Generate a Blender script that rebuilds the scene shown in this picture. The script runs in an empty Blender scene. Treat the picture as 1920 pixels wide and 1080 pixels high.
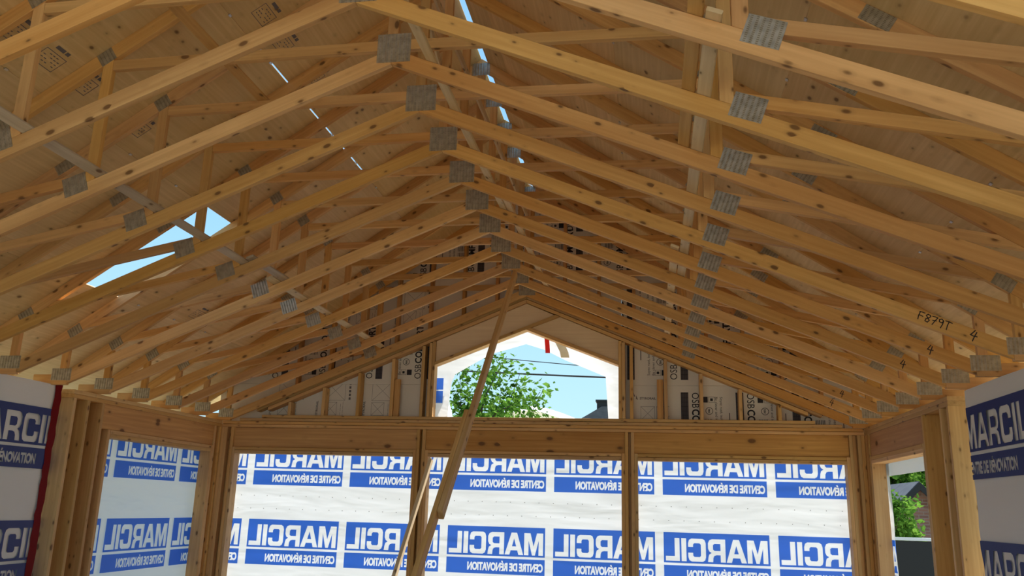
import bpy, bmesh, math, random
from mathutils import Vector, Matrix
random.seed(7)
SC = bpy.context.scene
COL = SC.collection

# ------------------------------------------------------------------ camera
F_PX, YAW, PITCH, ROLL = 1574.3, -0.1663, 0.2557, 0.0284
CAM = Vector((1.44, 0.0, 1.53))
def cam_axes():
    cy, sy, cp, sp = math.cos(YAW), math.sin(YAW), math.cos(PITCH), math.sin(PITCH)
    f = Vector((sy*cp, cy*cp, sp)); r = Vector((cy, -sy, 0)); u = r.cross(f)
    c, q = math.cos(ROLL), math.sin(ROLL)
    return c*r + q*u, -q*r + c*u, f
CR, CU, CF = cam_axes()
cd = bpy.data.cameras.new('camera')
cd.sensor_width = 36.0
cd.lens = F_PX/1920.0*36.0
cd.clip_start = 0.05; cd.clip_end = 500
cam = bpy.data.objects.new('camera', cd); COL.objects.link(cam)
M = Matrix.Identity(4)
for i in range(3):
    M[i][0] = CR[i]; M[i][1] = CU[i]; M[i][2] = -CF[i]; M[i][3] = CAM[i]
cam.matrix_world = M
SC.camera = cam
def ray(x, y): return CF + CR*((x-960)/F_PX) - CU*((y-540)/F_PX)
def at_y(x, y, Y): d = ray(x, y); return CAM + d*(Y/d.y)

# ------------------------------------------------------------------ sky, sun, exposure
SKY = 0.8
SUN_EL, SUN_DIR = 50.0, Vector((0.50, 0.70, 0))
w = bpy.data.worlds.new('world'); SC.world = w; w.use_nodes = True
nt = w.node_tree
# clear summer sky: deep blue overhead, paler towards the horizon
tcw = nt.nodes.new('ShaderNodeTexCoord'); spw = nt.nodes.new('ShaderNodeSeparateXYZ'); rw = nt.nodes.new('ShaderNodeValToRGB')
nt.links.new(tcw.outputs['Generated'], spw.inputs[0]); nt.links.new(spw.outputs['Z'], rw.inputs[0])
rw.color_ramp.elements[0].position = 0.0; rw.color_ramp.elements[0].color = (0.60, 0.90, 0.95, 1)
rw.color_ramp.elements[1].position = 1.0; rw.color_ramp.elements[1].color = (0.20, 0.46, 0.88, 1)
el = rw.color_ramp.elements.new(0.35); el.color = (0.32, 0.64, 0.97, 1)
bg = nt.nodes['Background']; bg.inputs['Strength'].default_value = SKY
nt.links.new(rw.outputs[0], bg.inputs['Color'])
sd = bpy.data.lights.new('sun', 'SUN'); sd.energy = 7.5; sd.angle = math.radians(0.6); sd.color = (1.0, 0.94, 0.84)
so = bpy.data.objects.new('sun', sd); COL.objects.link(so)
e = math.radians(SUN_EL)
to_sun = Vector((SUN_DIR.normalized().x*math.cos(e), SUN_DIR.normalized().y*math.cos(e), math.sin(e)))
so.rotation_euler = to_sun.to_track_quat('Z', 'Y').to_euler()
so.location = (12, 12, 14)
SC.view_settings.view_transform = 'Standard'
SC.view_settings.look = 'None'
SC.view_settings.gamma = 1.0
SC.view_settings.use_curve_mapping = False
SC.view_settings.exposure = 0.5
SC.cycles.max_bounces = 12
SC.cycles.diffuse_bounces = 8
SC.cycles.transmission_bounces = 8
SC.cycles.use_denoising = True
SC.cycles.sample_clamp_indirect = 6.0

# ------------------------------------------------------------------ helpers
def tag(o, label=None, cat=None, group=None, kind=None):
    if label: o['label'] = label
    if cat: o['category'] = cat
    if group: o['group'] = group
    if kind: o['kind'] = kind
    return o
def empty(name, loc=(0, 0, 0), parent=None):
    o = bpy.data.objects.new(name, None); COL.objects.link(o); o.location = loc
    o.empty_display_size = 0.1
    if parent: o.parent = parent
    return o
def link(name, me, mat=None, parent=None, loc=(0, 0, 0), rot=None):
    if mat is not None and not me.materials: me.materials.append(mat)
    o = bpy.data.objects.new(name, me); COL.objects.link(o)
    if rot is not None:
        o.matrix_local = Matrix.Translation(loc) @ rot.to_4x4()
    else: o.location = loc
    if parent: o.parent = parent
    return o
def mesh(name, verts, faces):
    me = bpy.data.meshes.new(name); me.from_pydata([tuple(v) for v in verts], [], faces); me.update()
    return me
_bc = {}
def box_mesh(lx, ly, lz, ch=0.003, key=''):
    """chamfered bar along local x, centred"""
    k = (round(lx, 3), round(ly, 3), round(lz, 3), ch, key)
    if k in _bc: return _bc[k]
    a, b = ly/2, lz/2
    c = min(ch, a*.4, b*.4)
    ring = [(a-c, -b), (a, -b+c), (a, b-c), (a-c, b), (-a+c, b), (-a, b-c), (-a, -b+c), (-a+c, -b)]
    if c <= 0: ring = [(a, -b), (a, b), (-a, b), (-a, -b)]
    n = len(ring)
    v = [(-lx/2, y, z) for y, z in ring] + [(lx/2, y, z) for y, z in ring]
    f = [(i, i+n, (i+1) % n+n, (i+1) % n)[::-1] for i in range(n)] + [tuple(range(n))[::-1], tuple(range(n, 2*n))]
    me = mesh('bar', v, f); bm = bmesh.new(); bm.from_mesh(me); bmesh.ops.recalc_face_normals(bm, faces=bm.faces); bm.to_mesh(me); bm.free()
    _bc[k] = me
    return me
def bar(name, p0, p1, wid, thk, mat, parent=None, side=Vector((0, 1, 0)), key=''):
    """board from p0 to p1; wid measured along 'side', thk across"""
    p0, p1 = Vector(p0), Vector(p1)
    x = (p1-p0).normalized(); s = (side - x*side.dot(x)).normalized(); z = x.cross(s)
    R = Matrix((x, s, z)).transposed()
    me = box_mesh((p1-p0).length, wid, thk, key=key+mat.name)
    return link(name, me, mat, parent, (p0+p1)/2, R)
def abox(name, x0, x1, y0, y1, z0, z1, mat, parent=None, grain=None, key=''):
    """axis box with grain along its longest (or given) side"""
    d = (abs(x1-x0), abs(y1-y0), abs(z1-z0))
    g = grain if grain is not None else max(range(3), key=lambda i: d[i])
    c = Vector(((x0+x1)/2, (y0+y1)/2, (z0+z1)/2))
    ax = [Vector((1, 0, 0)), Vector((0, 1, 0)), Vector((0, 0, 1))]
    o = [(g+1) % 3, (g+2) % 3]
    R = Matrix((ax[g], ax[o[0]], ax[o[1]])).transposed()
    me = box_mesh(d[g], d[o[0]], d[o[1]], key=key+mat.name)
    return link(name, me, mat, parent, c, R)
_pc = {}
def prism(name, pts, y0, y1, ang, mat, parent=None, key=None):
    """polygon in the xz plane extruded y0..y1, own local x along angle ang (grain)"""
    cx = sum(p[0] for p in pts)/len(pts); cz = sum(p[1] for p in pts)/len(pts)
    ca, sa = math.cos(ang), math.sin(ang)
    k = (key, mat.name)
    if key is None or k not in _pc:
        n = len(pts)
        loc = [((x-cx)*ca+(z-cz)*sa, -(x-cx)*sa+(z-cz)*ca) for x, z in pts]
        h = (y1-y0)/2
        v = [(x, -h, z) for x, z in loc] + [(x, h, z) for x, z in loc]
        f = [tuple(range(n)), tuple(range(n, 2*n))] + [(i, (i+1) % n, (i+1) % n+n, i+n) for i in range(n)]
        me = mesh(name, v, f); bm = bmesh.new(); bm.from_mesh(me)
        bmesh.ops.recalc_face_normals(bm, faces=bm.faces)
        bmesh.ops.bevel(bm, geom=bm.edges[:], offset=0.002, segments=1, affect='EDGES')
        bm.to_mesh(me); bm.free(); me.materials.append(mat)
        if key is not None: _pc[k] = me
    else: me = _pc[k]
    R = Matrix(((ca, 0, -sa), (0, 1, 0), (sa, 0, ca)))
    return link(name, me, None, parent, (cx, (y0+y1)/2, cz), R)

# ------------------------------------------------------------------ materials
def new_mat(name):
    m = bpy.data.materials.new(name); m.use_nodes = True
    return m, m.node_tree.nodes, m.node_tree.links, m.node_tree.nodes['Principled BSDF']
def local_coords(N, L, scale, rnd=True):
    tc = N.new('ShaderNodeTexCoord'); mp = N.new('ShaderNodeMapping'); mp.inputs['Scale'].default_value = scale
    if rnd:
        oi = N.new('ShaderNodeObjectInfo'); vm = N.new('ShaderNodeVectorMath'); vm.operation = 'SCALE'
        vm.inputs[0].default_value = (37.3, 19.7, 53.1); L.new(oi.outputs['Random'], vm.inputs['Scale'])
        ad = N.new('ShaderNodeVectorMath'); ad.operation = 'ADD'
        L.new(tc.outputs['Object'], ad.inputs[0]); L.new(vm.outputs[0], ad.inputs[1]); L.new(ad.outputs[0], mp.inputs['Vector'])
    else: L.new(tc.outputs['Object'], mp.inputs['Vector'])
    return mp.outputs[0]
def ramp(N, L, src, stops):
    r = N.new('ShaderNodeValToRGB'); cr = r.color_ramp
    cr.elements[0].position, cr.elements[0].color = stops[0][0], (*stops[0][1], 1)
    cr.elements[1].position, cr.elements[1].color = stops[-1][0], (*stops[-1][1], 1)
    for p, c in stops[1:-1]:
        el = cr.elements.new(p); el.color = (*c, 1)
    L.new(src, r.inputs[0]); return r.outputs[0]
def mixc(N, L, fac, a, b, mode='MIX'):
    m = N.new('ShaderNodeMix'); m.data_type = 'RGBA'; m.blend_type = mode
    for s, v in ((m.inputs[0], fac), (m.inputs[6], a), (m.inputs[7], b)):
        if isinstance(v, (int, float)): s.default_value = v
        elif isinstance(v, tuple): s.default_value = (*v, 1)
        else: L.new(v, s)
    return m.outputs[2]
def math_n(N, L, op, a, b=0.0):
    m = N.new('ShaderNodeMath'); m.operation = op
    for s, v in ((m.inputs[0], a), (m.inputs[1], b)):
        if isinstance(v, (int, float)): s.default_value = v
        else: L.new(v, s)
    return m.outputs[0]
def wood(name, light, dark, knot=(0.10, 0.035, 0.012), knots=True, ks=(9, 18, 18), kr=0.46, vary=0.16, rough=0.62, big=(0.9, 7, 7)):
    m, N, L, b = new_mat(name)
    n1 = N.new('ShaderNodeTexNoise'); n1.inputs['Scale'].default_value = 1.0; n1.inputs['Detail'].default_value = 4
    L.new(local_coords(N, L, (1.6, 42, 42)), n1.inputs['Vector'])
    n2 = N.new('ShaderNodeTexNoise'); n2.inputs['Scale'].default_value = 1.0; n2.inputs['Detail'].default_value = 3
    L.new(local_coords(N, L, big), n2.inputs['Vector'])
    s = math_n(N, L, 'ADD', math_n(N, L, 'MULTIPLY', n1.outputs[0], 0.55), math_n(N, L, 'MULTIPLY', n2.outputs[0], 0.45))
    col = ramp(N, L, s, [(0.30, dark), (0.52, tuple((a+c)/2 for a, c in zip(light, dark))), (0.66, light)])
    oi = N.new('ShaderNodeObjectInfo')
    hs = N.new('ShaderNodeHueSaturation')
    L.new(col, hs.inputs['Color'])
    L.new(math_n(N, L, 'ADD', math_n(N, L, 'MULTIPLY', oi.outputs['Random'], vary*2), 1-vary), hs.inputs['Value'])
    sat = math_n(N, L, 'FRACT', math_n(N, L, 'MULTIPLY', oi.outputs['Random'], 7.31))
    L.new(math_n(N, L, 'ADD', math_n(N, L, 'MULTIPLY', sat, 0.14), 0.93), hs.inputs['Saturation'])
    hue = math_n(N, L, 'FRACT', math_n(N, L, 'MULTIPLY', oi.outputs['Random'], 13.7))
    L.new(math_n(N, L, 'ADD', math_n(N, L, 'MULTIPLY', hue, 0.010), 0.495), hs.inputs['Hue'])
    col = hs.outputs[0]
    if knots:
        v = N.new('ShaderNodeTexVoronoi'); v.inputs['Scale'].default_value = 1.0
        L.new(local_coords(N, L, ks), v.inputs['Vector'])
        sep = N.new('ShaderNodeSeparateColor'); L.new(v.outputs['Color'], sep.inputs[0])
        rad = math_n(N, L, 'MULTIPLY', math_n(N, L, 'SUBTRACT', sep.outputs[0], 0.46), kr)
        k = math_n(N, L, 'SUBTRACT', rad, v.outputs['Distance'])
        mr = N.new('ShaderNodeMapRange'); mr.inputs['From Min'].default_value = -0.05; mr.inputs['From Max'].default_value = 0.05
        L.new(k, mr.inputs['Value'])
        col = mixc(N, L, math_n(N, L, 'MULTIPLY', mr.outputs[0], 0.85), col, knot)
        mr2 = N.new('ShaderNodeMapRange'); mr2.inputs['From Min'].default_value = -0.22; mr2.inputs['From Max'].default_value = 0.03
        L.new(k, mr2.inputs['Value'])
        col = mixc(N, L, math_n(N, L, 'MULTIPLY', mr2.outputs[0], 0.30), col, tuple(c*0.45 for c in dark))
    L.new(col, b.inputs['Base Color'])
    b.inputs['Roughness'].default_value = rough
    b.inputs['Specular IOR Level'].default_value = 0.3
    bp = N.new('ShaderNodeBump'); bp.inputs['Strength'].default_value = 0.15; bp.inputs['Distance'].default_value = 0.002
    L.new(n1.outputs[0], bp.inputs['Height']); L.new(bp.outputs[0], b.inputs['Normal'])
    return m
def plain(name, c, rough=0.6, metal=0.0, spec=0.3):
    m, N, L, b = new_mat(name)
    b.inputs['Base Color'].default_value = (*c, 1); b.inputs['Roughness'].default_value = rough
    b.inputs['Metallic'].default_value = metal; b.inputs['Specular IOR Level'].default_value = spec
    return m
def sheet_mat(name, c, trans=0.5, wrinkle=0.0, tc=None):
    """thin plastic / film: part reflects, part lets light through"""
    m, N, L, b = new_mat(name)
    N.remove(b); out = N['Material Output']
    d = N.new('ShaderNodeBsdfDiffuse'); t = N.new('ShaderNodeBsdfTranslucent'); x = N.new('ShaderNodeMixShader')
    d.inputs['Color'].default_value = (*c, 1); t.inputs['Color'].default_value = (*(tc or c), 1)
    x.inputs[0].default_value = trans
    L.new(d.outputs[0], x.inputs[1]); L.new(t.outputs[0], x.inputs[2])
    g = N.new('ShaderNodeBsdfGlossy'); g.inputs['Roughness'].default_value = 0.45; g.inputs['Color'].default_value = (1, 1, 1, 1)
    y = N.new('ShaderNodeMixShader'); y.inputs[0].default_value = 0.04
    L.new(x.outputs[0], y.inputs[1]); L.new(g.outputs[0], y.inputs[2]); L.new(y.outputs[0], out.inputs[0])
    if wrinkle:
        tcn = N.new('ShaderNodeTexCoord'); mp = N.new('ShaderNodeMapping'); mp.inputs['Scale'].default_value = (0.9, 4.0, 4.0)
        mp.inputs['Rotation'].default_value = (0.3, 0.9, 0.4)
        n = N.new('ShaderNodeTexNoise'); n.inputs['Scale'].default_value = 1.0; n.inputs['Detail'].default_value = 2.5; n.inputs['Distortion'].default_value = 0.3
        L.new(tcn.outputs['Object'], mp.inputs[0]); L.new(mp.outputs[0], n.inputs['Vector'])
        bp = N.new('ShaderNodeBump'); bp.inputs['Strength'].default_value = wrinkle; bp.inputs['Distance'].default_value = 0.05
        L.new(n.outputs[0], bp.inputs['Height'])
        for q in (d, t, g): L.new(bp.outputs[0], q.inputs['Normal'])
    return m
MAT = {}
MAT['spruce'] = wood('spruce', (0.72, 0.42, 0.165), (0.52, 0.265, 0.085), vary=0.12)
MAT['stud'] = wood('stud', (0.70, 0.44, 0.19), (0.50, 0.28, 0.10))
MAT['header'] = wood('header', (0.66, 0.36, 0.13), (0.46, 0.22, 0.07), ks=(5, 9, 9), kr=0.45)
MAT['strap'] = wood('strap', (0.78, 0.62, 0.40), (0.60, 0.44, 0.25), vary=0.12)
MAT['grey_strap'] = wood('grey_strap', (0.60, 0.50, 0.38), (0.40, 0.31, 0.22), vary=0.1)
MAT['ply'] = wood('ply', (0.77, 0.56, 0.30), (0.60, 0.405, 0.19), ks=(8, 12, 12), kr=0.34, vary=0.10, big=(0.8, 3.0, 3.0))
MAT['ply_pale'] = wood('ply_pale', (0.80, 0.62, 0.42), (0.70, 0.51, 0.33), knots=False, vary=0.03, big=(2, 2, 2))
MAT['deck'] = wood('deck', (0.70, 0.52, 0.32), (0.55, 0.38, 0.2), kr=0.3)
MAT['wrap'] = sheet_mat('wrap', (0.84, 0.86, 0.89), 0.5, 0.9, (0.58, 0.60, 0.63))
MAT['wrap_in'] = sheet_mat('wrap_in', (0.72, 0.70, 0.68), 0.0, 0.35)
MAT['blue'] = sheet_mat('blue', (0.05, 0.16, 0.62), 0.62, 0.0, (0.06, 0.24, 0.95))
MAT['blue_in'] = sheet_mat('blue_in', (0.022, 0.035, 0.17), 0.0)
MAT['foam'] = plain('foam', (0.74, 0.70, 0.64), 0.7)
MAT['ink'] = plain('ink', (0.025, 0.022, 0.03), 0.6)
MAT['ink_grey'] = plain('ink_grey', (0.16, 0.14, 0.15), 0.6)
MAT['ink_block'] = plain('ink_block', (0.07, 0.06, 0.07), 0.6)
MAT['tape'] = plain('tape', (0.17, 0.004, 0.005), 0.6, 0.0, 0.1)
MAT['tape_film'] = sheet_mat('tape_film', (0.8, 0.03, 0.03), 0.6)
MAT['clip'] = plain('clip', (0.55, 0.55, 0.55), 0.3, 1.0)
MAT['cable'] = plain('cable', (0.02, 0.02, 0.022), 0.6)
MAT['black'] = plain('black', (0.012, 0.012, 0.014), 0.5)
def plate_mat():
    m, N, L, b = new_mat('plate')
    tc = N.new('ShaderNodeTexCoord'); sp = N.new('ShaderNodeSeparateXYZ'); L.new(tc.outputs['Object'], sp.inputs[0])
    fx = math_n(N, L, 'FRACT', math_n(N, L, 'DIVIDE', sp.outputs[0], 0.024))
    fz = math_n(N, L, 'FRACT', math_n(N, L, 'DIVIDE', sp.outputs[2], 0.0085))
    hx = math_n(N, L, 'LESS_THAN', math_n(N, L, 'ABSOLUTE', math_n(N, L, 'SUBTRACT', fx, 0.5)), 0.20)
    hz = math_n(N, L, 'LESS_THAN', math_n(N, L, 'ABSOLUTE', math_n(N, L, 'SUBTRACT', fz, 0.5)), 0.26)
    hole = math_n(N, L, 'MULTIPLY', hx, hz)
    no = N.new('ShaderNodeTexNoise'); no.inputs['Scale'].default_value = 30; L.new(tc.outputs['Object'], no.inputs['Vector'])
    base = ramp(N, L, no.outputs[0], [(0.35, (0.36, 0.34, 0.29)), (0.65, (0.52, 0.49, 0.43))])
    L.new(mixc(N, L, math_n(N, L, 'MULTIPLY', hole, 0.5), base, (0.10, 0.075, 0.05)), b.inputs['Base Color'])
    b.inputs['Metallic'].default_value = 0.75
    L.new(math_n(N, L, 'ADD', math_n(N, L, 'MULTIPLY', no.outputs[0], 0.25), 0.30), b.inputs['Roughness'])
    wv = math_n(N, L, 'SINE', math_n(N, L, 'MULTIPLY', sp.outputs[0], 2*math.pi/0.024))
    bp = N.new('ShaderNodeBump'); bp.inputs['Strength'].default_value = 0.25; bp.inputs['Distance'].default_value = 0.003
    L.new(math_n(N, L, 'SUBTRACT', wv, math_n(N, L, 'MULTIPLY', hole, 0.6)), bp.inputs['Height']); L.new(bp.outputs[0], b.inputs['Normal'])
    return m
MAT['plate'] = plate_mat()

# ------------------------------------------------------------------ building dimensions (metres, fitted from the photograph)
HW = 3.72                      # half width inside
TOP = 2.463                    # top of the wall plates
Y1, SP = 3.553, 0.61           # truss spacing 24 in
def ty(k): return 9.610 if k == 11 else Y1+SP*(k-1)
BY0, BY1 = 9.653, 9.793        # back wall framing
SL, SB = 0.667, 0.4167         # roof slope 8/12, ceiling slope 5/12
def zr(x): return 5.405-SL*abs(x)
def zc(x): return zr(x)-0.107
def zb(x): return 3.976-SB*abs(x)
def zt(x): return zb(x)+0.0964
GROUND = -1.0

# ------------------------------------------------------------------ floor, ground
g = mesh('ground', [(-70, -40, GROUND), (70, -40, GROUND), (70, 110, GROUND), (-70, 110, GROUND)], [(0, 1, 2, 3)])
gm, N, L, b = new_mat('lawn')
tcn = N.new('ShaderNodeTexCoord'); nn = N.new('ShaderNodeTexNoise'); nn.inputs['Scale'].default_value = 1.3; nn.inputs['Detail'].default_value = 5
L.new(tcn.outputs['Object'], nn.inputs['Vector'])
L.new(ramp(N, L, nn.outputs[0], [(0.35, (0.42, 0.37, 0.27)), (0.5, (0.48, 0.44, 0.33)), (0.65, (0.26, 0.32, 0.13))]), b.inputs['Base Color']); b.inputs['Roughness'].default_value = 0.9
tag(link('ground', g, gm), kind='structure')
tag(abox('floor', -HW-0.14, HW+0.14, -8.0, BY1, -0.30, 0.0, MAT['deck'], grain=1), kind='structure')

# ------------------------------------------------------------------ ceiling: plywood roof deck laid in rows
ceil = tag(empty('ceiling', (0, 0, 2.0)), kind='structure')
YEND, YBEG = 10.05, 1.0
ROWS = [(0.0, 0.235), (0.235, 1.229), (1.229, 2.231), (2.231, 3.230), (3.230, 4.42)]
def kmid(k): return Y1+SP*(k-1)+0.019
sheets = []
def sheet(side, xa, xb, ya, yb, gy=0.001, gs=0.0004):
    ca = math.cos(math.atan(SL)); T = 0.0125
    ln, wd = yb-ya-2*gy, (xb-xa)/ca-2*gs
    me = box_mesh(ln, wd, T, ch=0.0022, key='ply')
    n = Vector((side*SL, 0, 1)).normalized()
    c = Vector((side*(xa+xb)/2, (ya+yb)/2, zr((xa+xb)/2)))+n*(T/2+0.0005)
    x = Vector((0, 1, 0)); s = Vector((side*1, 0, -SL)).normalized(); z = x.cross(s)
    Rm = Matrix((x, s, z)).transposed()
    o = link('plywood_sheet', me, MAT['ply'], ceil, c-ceil.location, Rm)
    sheets.append((side, xa, xb, ya, yb, o, c.copy(), Rm.copy())); return o
for side in (-1, 1):
    for r, (xa, xb) in enumerate(ROWS):
        if r == 0: xa = 0.003 if side < 0 else 0.048
        off = (1, 3, 1, 3, 1)[r] if side < 0 else (3, 2, 4, 2, 4)[r]
        ks = [k for k in range(-8, 12) if (k-off) % 4 == 0]
        ys = [YBEG]+[kmid(k) for k in ks if YBEG+0.2 < kmid(k) < YEND-0.3]+[YEND]
        if side < 0 and r == 3:
            ys = [YBEG, kmid(-5), kmid(-3), kmid(1), kmid(5), None, kmid(6)+0.012, kmid(10), YEND]
        i = 0
        while i < len(ys)-1:
            if ys[i] is None or ys[i+1] is None:
                i += 1; continue
            xa2, xb2 = xa, xb
            # an open joint along the second seam lets daylight through
            if side < 0 and r == 1 and ys[i] > 4.5 and ys[i] < 6: xb2 = xb-0.008
            sheet(side, xa2, xb2, ys[i], ys[i+1]); i += 1
# panel clips on the seams, midway between trusses
cm = box_mesh(0.026, 0.018, 0.020, ch=0.002, key='clip')
for side in (-1, 1):
    for xs in (1.229, 2.231, 3.230):
        for k in range(0, 9):
            if side < 0 and xs > 2 and k == 5: continue
            y = Y1+SP*(k-1)+0.32
            n = Vector((side*SL, 0, 1)).normalized()
            c = Vector((side*xs, y, zr(xs)))+n*0.006-ceil.location
            x = Vector((0, 1, 0)); s = Vector((side*1, 0, -SL)).normalized(); z = x.cross(s)
            link('panel_clip', cm, MAT['clip'], ceil, c, Matrix((x, s, z)).transposed())
# mill stamps printed on the sheets (ruled box with bars)
def stamp_mesh():
    v, f = [], []
    def q(x0, x1, y0, y1):
        i = len(v); v.extend([(x0, y0, 0), (x1, y0, 0), (x1, y1, 0), (x0, y1, 0)]); f.append((i, i+1, i+2, i+3))
    W, H, t = 0.17, 0.12, 0.0045
    q(-W/2, W/2, -H/2, -H/2+t); q(-W/2, W/2, H/2-t, H/2); q(-W/2, -W/2+t, -H/2, H/2); q(W/2-t, W/2, -H/2, H/2)
    for i in range(4):
        for j in range(5):
            if (i*3+j*5) % 4: q(-W/2+0.02+j*0.028, -W/2+0.038+j*0.028, -H/2+0.02+i*0.022, -H/2+0.026+i*0.022)
    q(-0.05, 0.02, -H/2-0.05, -H/2-0.025); q(0.03, 0.06, -H/2-0.05, -H/2-0.025)
    return mesh('stamp', v, f)
sm = stamp_mesh()
def roof_hit(x, y, side):
    d = ray(x, y); t = (5.405-CAM.z-SL*side*CAM.x)/(d.z+SL*side*d.x); return CAM+d*t
for (px, py, side) in ((92, 112, -1), (155, 158, -1), (258, 240, -1), (30, 62, -1), (495, 28, -1), (530, 82, -1), (590, 140, -1), (370, 590, -1), (1760, 345, 1)):
    p = roof_hit(px, py, side)
    for (sd_, xa, xb, ya, yb, o, sc_, Rm) in sheets:
        if sd_ == side and xa <= abs(p.x) <= xb and ya <= p.y <= yb:
            n = Vector((side*SL, 0, 1)).normalized(); x = Vector((0, 1, 0)); s = Vector((side*1, 0, -SL)).normalized(); z = x.cross(s)
            # stamp is a sub-part of its sheet: sheet frame has x along y, y down the slope, z normal
            q = Rm.transposed() @ (p-sc_)
            st = link('grade_stamp', sm, MAT['ink_grey'], o, (q.x, q.y, -0.0075 if z.z > 0 else 0.0075))
            break

# ------------------------------------------------------------------ trusses
TH = 0.038
ORD = {11: 'first', 10: 'second', 9: 'third', 8: 'fourth', 7: 'fifth', 6: 'sixth', 5: 'seventh', 4: 'eighth', 3: 'ninth', 2: 'tenth', 1: 'eleventh', 0: 'twelfth', -1: 'thirteenth'}
def mir(pts, s): return pts if s > 0 else [(-x, z) for x, z in pts]
PLATES = [  # x, z, w, h, angle, both sides?
    (0.010, 4.070, 0.200, 0.182, 0, False), (1.888, 3.298, 0.150, 0.122, -19.5, True), (1.815, 4.140, 0.105, 0.090, -33.7, True),
    (2.47, zr(2.47)-0.055, 0.15, 0.080, -33.7, True), (3.60, 2.945, 0.13, 0.085, -33.7, True), (3.665, 2.555, 0.19, 0.105, 0, True), (0.0, 5.305, 0.16, 0.12, 0, False)]
def one_truss(k):
    t = empty('roof_truss', (0, ty(k), TOP))
    tag(t, 'wooden scissor roof truss with toothed metal plates, %s truss counted from the gable end wall' % ORD[k], 'truss', 'scissor roof trusses')
    Z = lambda pts: [(x, z-TOP) for x, z in pts]
    W = MAT['spruce']
    def add(nm, pts, ang, s, key): return prism(nm, mir(Z(pts), s), 0, TH, ang*s, W, t, key=(key, s))
    aT, aB, aW = -math.atan(SL), -math.atan(SB), -math.atan(0.206)
    for s in (1, -1):
        XS = 2.47
        add('top_chord', [(0.0005, zr(0)), (XS-0.0005, zr(XS)), (XS-0.0005, zc(XS)), (0.0005, zc(0))], aT, s, 'tc1')
        add('top_chord', [(XS+0.0005, zr(XS)), (4.40, zr(4.40)), (4.40, zc(4.40)), (XS+0.0005, zc(XS))], aT, s, 'tc2')
        add('bottom_chord', [(0.0005, zt(0)), (3.600, zt(3.6)), (3.600, zb(3.6)), (0.0005, zb(0))], aB, s, 'bc')
        add('heel_block', [(3.601, TOP+0.0895), (3.93, TOP+0.0895), (3.93, TOP+0.0005), (3.601, TOP+0.0005)], 0, s, 'hb')
        add('vertical_web', [(1.770, zt(1.77)+0.001), (1.834, zt(1.834)+0.001), (1.834, zc(1.834)-0.001), (1.770, zc(1.770)-0.001)], math.pi/2, s, 'vw')
        add('heel_web', [(3.62, TOP+0.090), (3.684, TOP+0.090), (3.684, zc(3.684)-0.001), (3.62, zc(3.62)-0.001)], math.pi/2, s, 'hw')
        add('horizontal_web', [(0.0335, 4.128), (1.768, 4.110), (1.768, 4.046), (0.0335, 4.064)], -0.01, s, 'hz')
        add('outer_web', [(1.836, 3.375), (3.352, 3.0615), (3.493, 2.9675), (1.836, 3.310)], aW, s, 'ow')
    prism('king_post', Z([(-0.032, 4.0735-0.013), (0, 4.0735), (0.032, 4.0735-0.013), (0.032, zc(0.032)-0.001), (0, zc(0)-0.001), (-0.032, zc(0.032)-0.001)]), 0, TH, math.pi/2, W, t, key='kp')
    for (x, z, w_, h_, a, both) in PLATES:
        for s in ((1, -1) if both else (1,)):
            me = box_mesh(w_, 0.0012, h_, ch=0, key='plate')
            an = math.radians(a)*s
            R = Matrix(((math.cos(an), 0, -math.sin(an)), (0, 1, 0), (math.sin(an), 0, math.cos(an))))
            jx, jz = random.uniform(-.006, .006), random.uniform(-.006, .006)
            link('nail_plate', me, MAT['plate'], t, (x*s+jx, -0.0008, z+jz-TOP), R)
    return t
TR = {}
for k in range(-1, 12): TR[k] = one_truss(k)

# ------------------------------------------------------------------ text helpers
def text_mesh(name, s, size, bold=0.0, xs=1.0, align='LEFT'):
    c = bpy.data.curves.new(name, 'FONT'); c.body = s; c.size = size; c.offset = bold; c.align_x = align
    c.fill_mode = 'BOTH' if hasattr(c, 'fill_mode') else c.fill_mode
    c.resolution_u = 3
    o = bpy.data.objects.new(name, c); COL.objects.link(o)
    dg = bpy.context.evaluated_depsgraph_get(); dg.update()
    me = bpy.data.meshes.new_from_object(o.evaluated_get(dg))
    bpy.data.objects.remove(o); bpy.data.curves.remove(c)
    for v in me.vertices: v.co.x *= xs
    me.name = name; me.materials.clear()
    return me
# hand-lettered marks on the lower chords
GLYPH = {
 'F': [[(0.05, 0), (0.0, 0.45), (0.05, 1.0)], [(0.0, 0.98), (0.3, 1.02), (0.6, 1.0)], [(0.0, 0.55), (0.25, 0.56), (0.48, 0.52)]],
 '8': [[(0.5, 0.95), (0.2, 1.0), (0.05, 0.8), (0.3, 0.55), (0.55, 0.3), (0.4, 0.02), (0.1, 0.08), (0.12, 0.35), (0.4, 0.6), (0.58, 0.82), (0.5, 0.95)]],
 '7': [[(0.0, 0.95), (0.3, 1.0), (0.6, 0.97), (0.4, 0.5), (0.22, -0.05)], [(0.15, 0.48), (0.55, 0.55)]],
 '9': [[(0.55, 0.85), (0.3, 1.02), (0.05, 0.85), (0.12, 0.6), (0.4, 0.55), (0.55, 0.8), (0.55, 0.4), (0.45, -0.1)]],
 'T': [[(0.0, 0.97), (0.35, 1.0), (0.75, 0.95)], [(0.38, 0.98), (0.34, 0.5), (0.36, -0.05)]],
 '4': [[(0.3, 1.0), (0.15, 0.7), (0.0, 0.42), (0.3, 0.38), (0.65, 0.42)], [(0.5, 0.85), (0.42, 0.4), (0.36, -0.15)]]}
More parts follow.
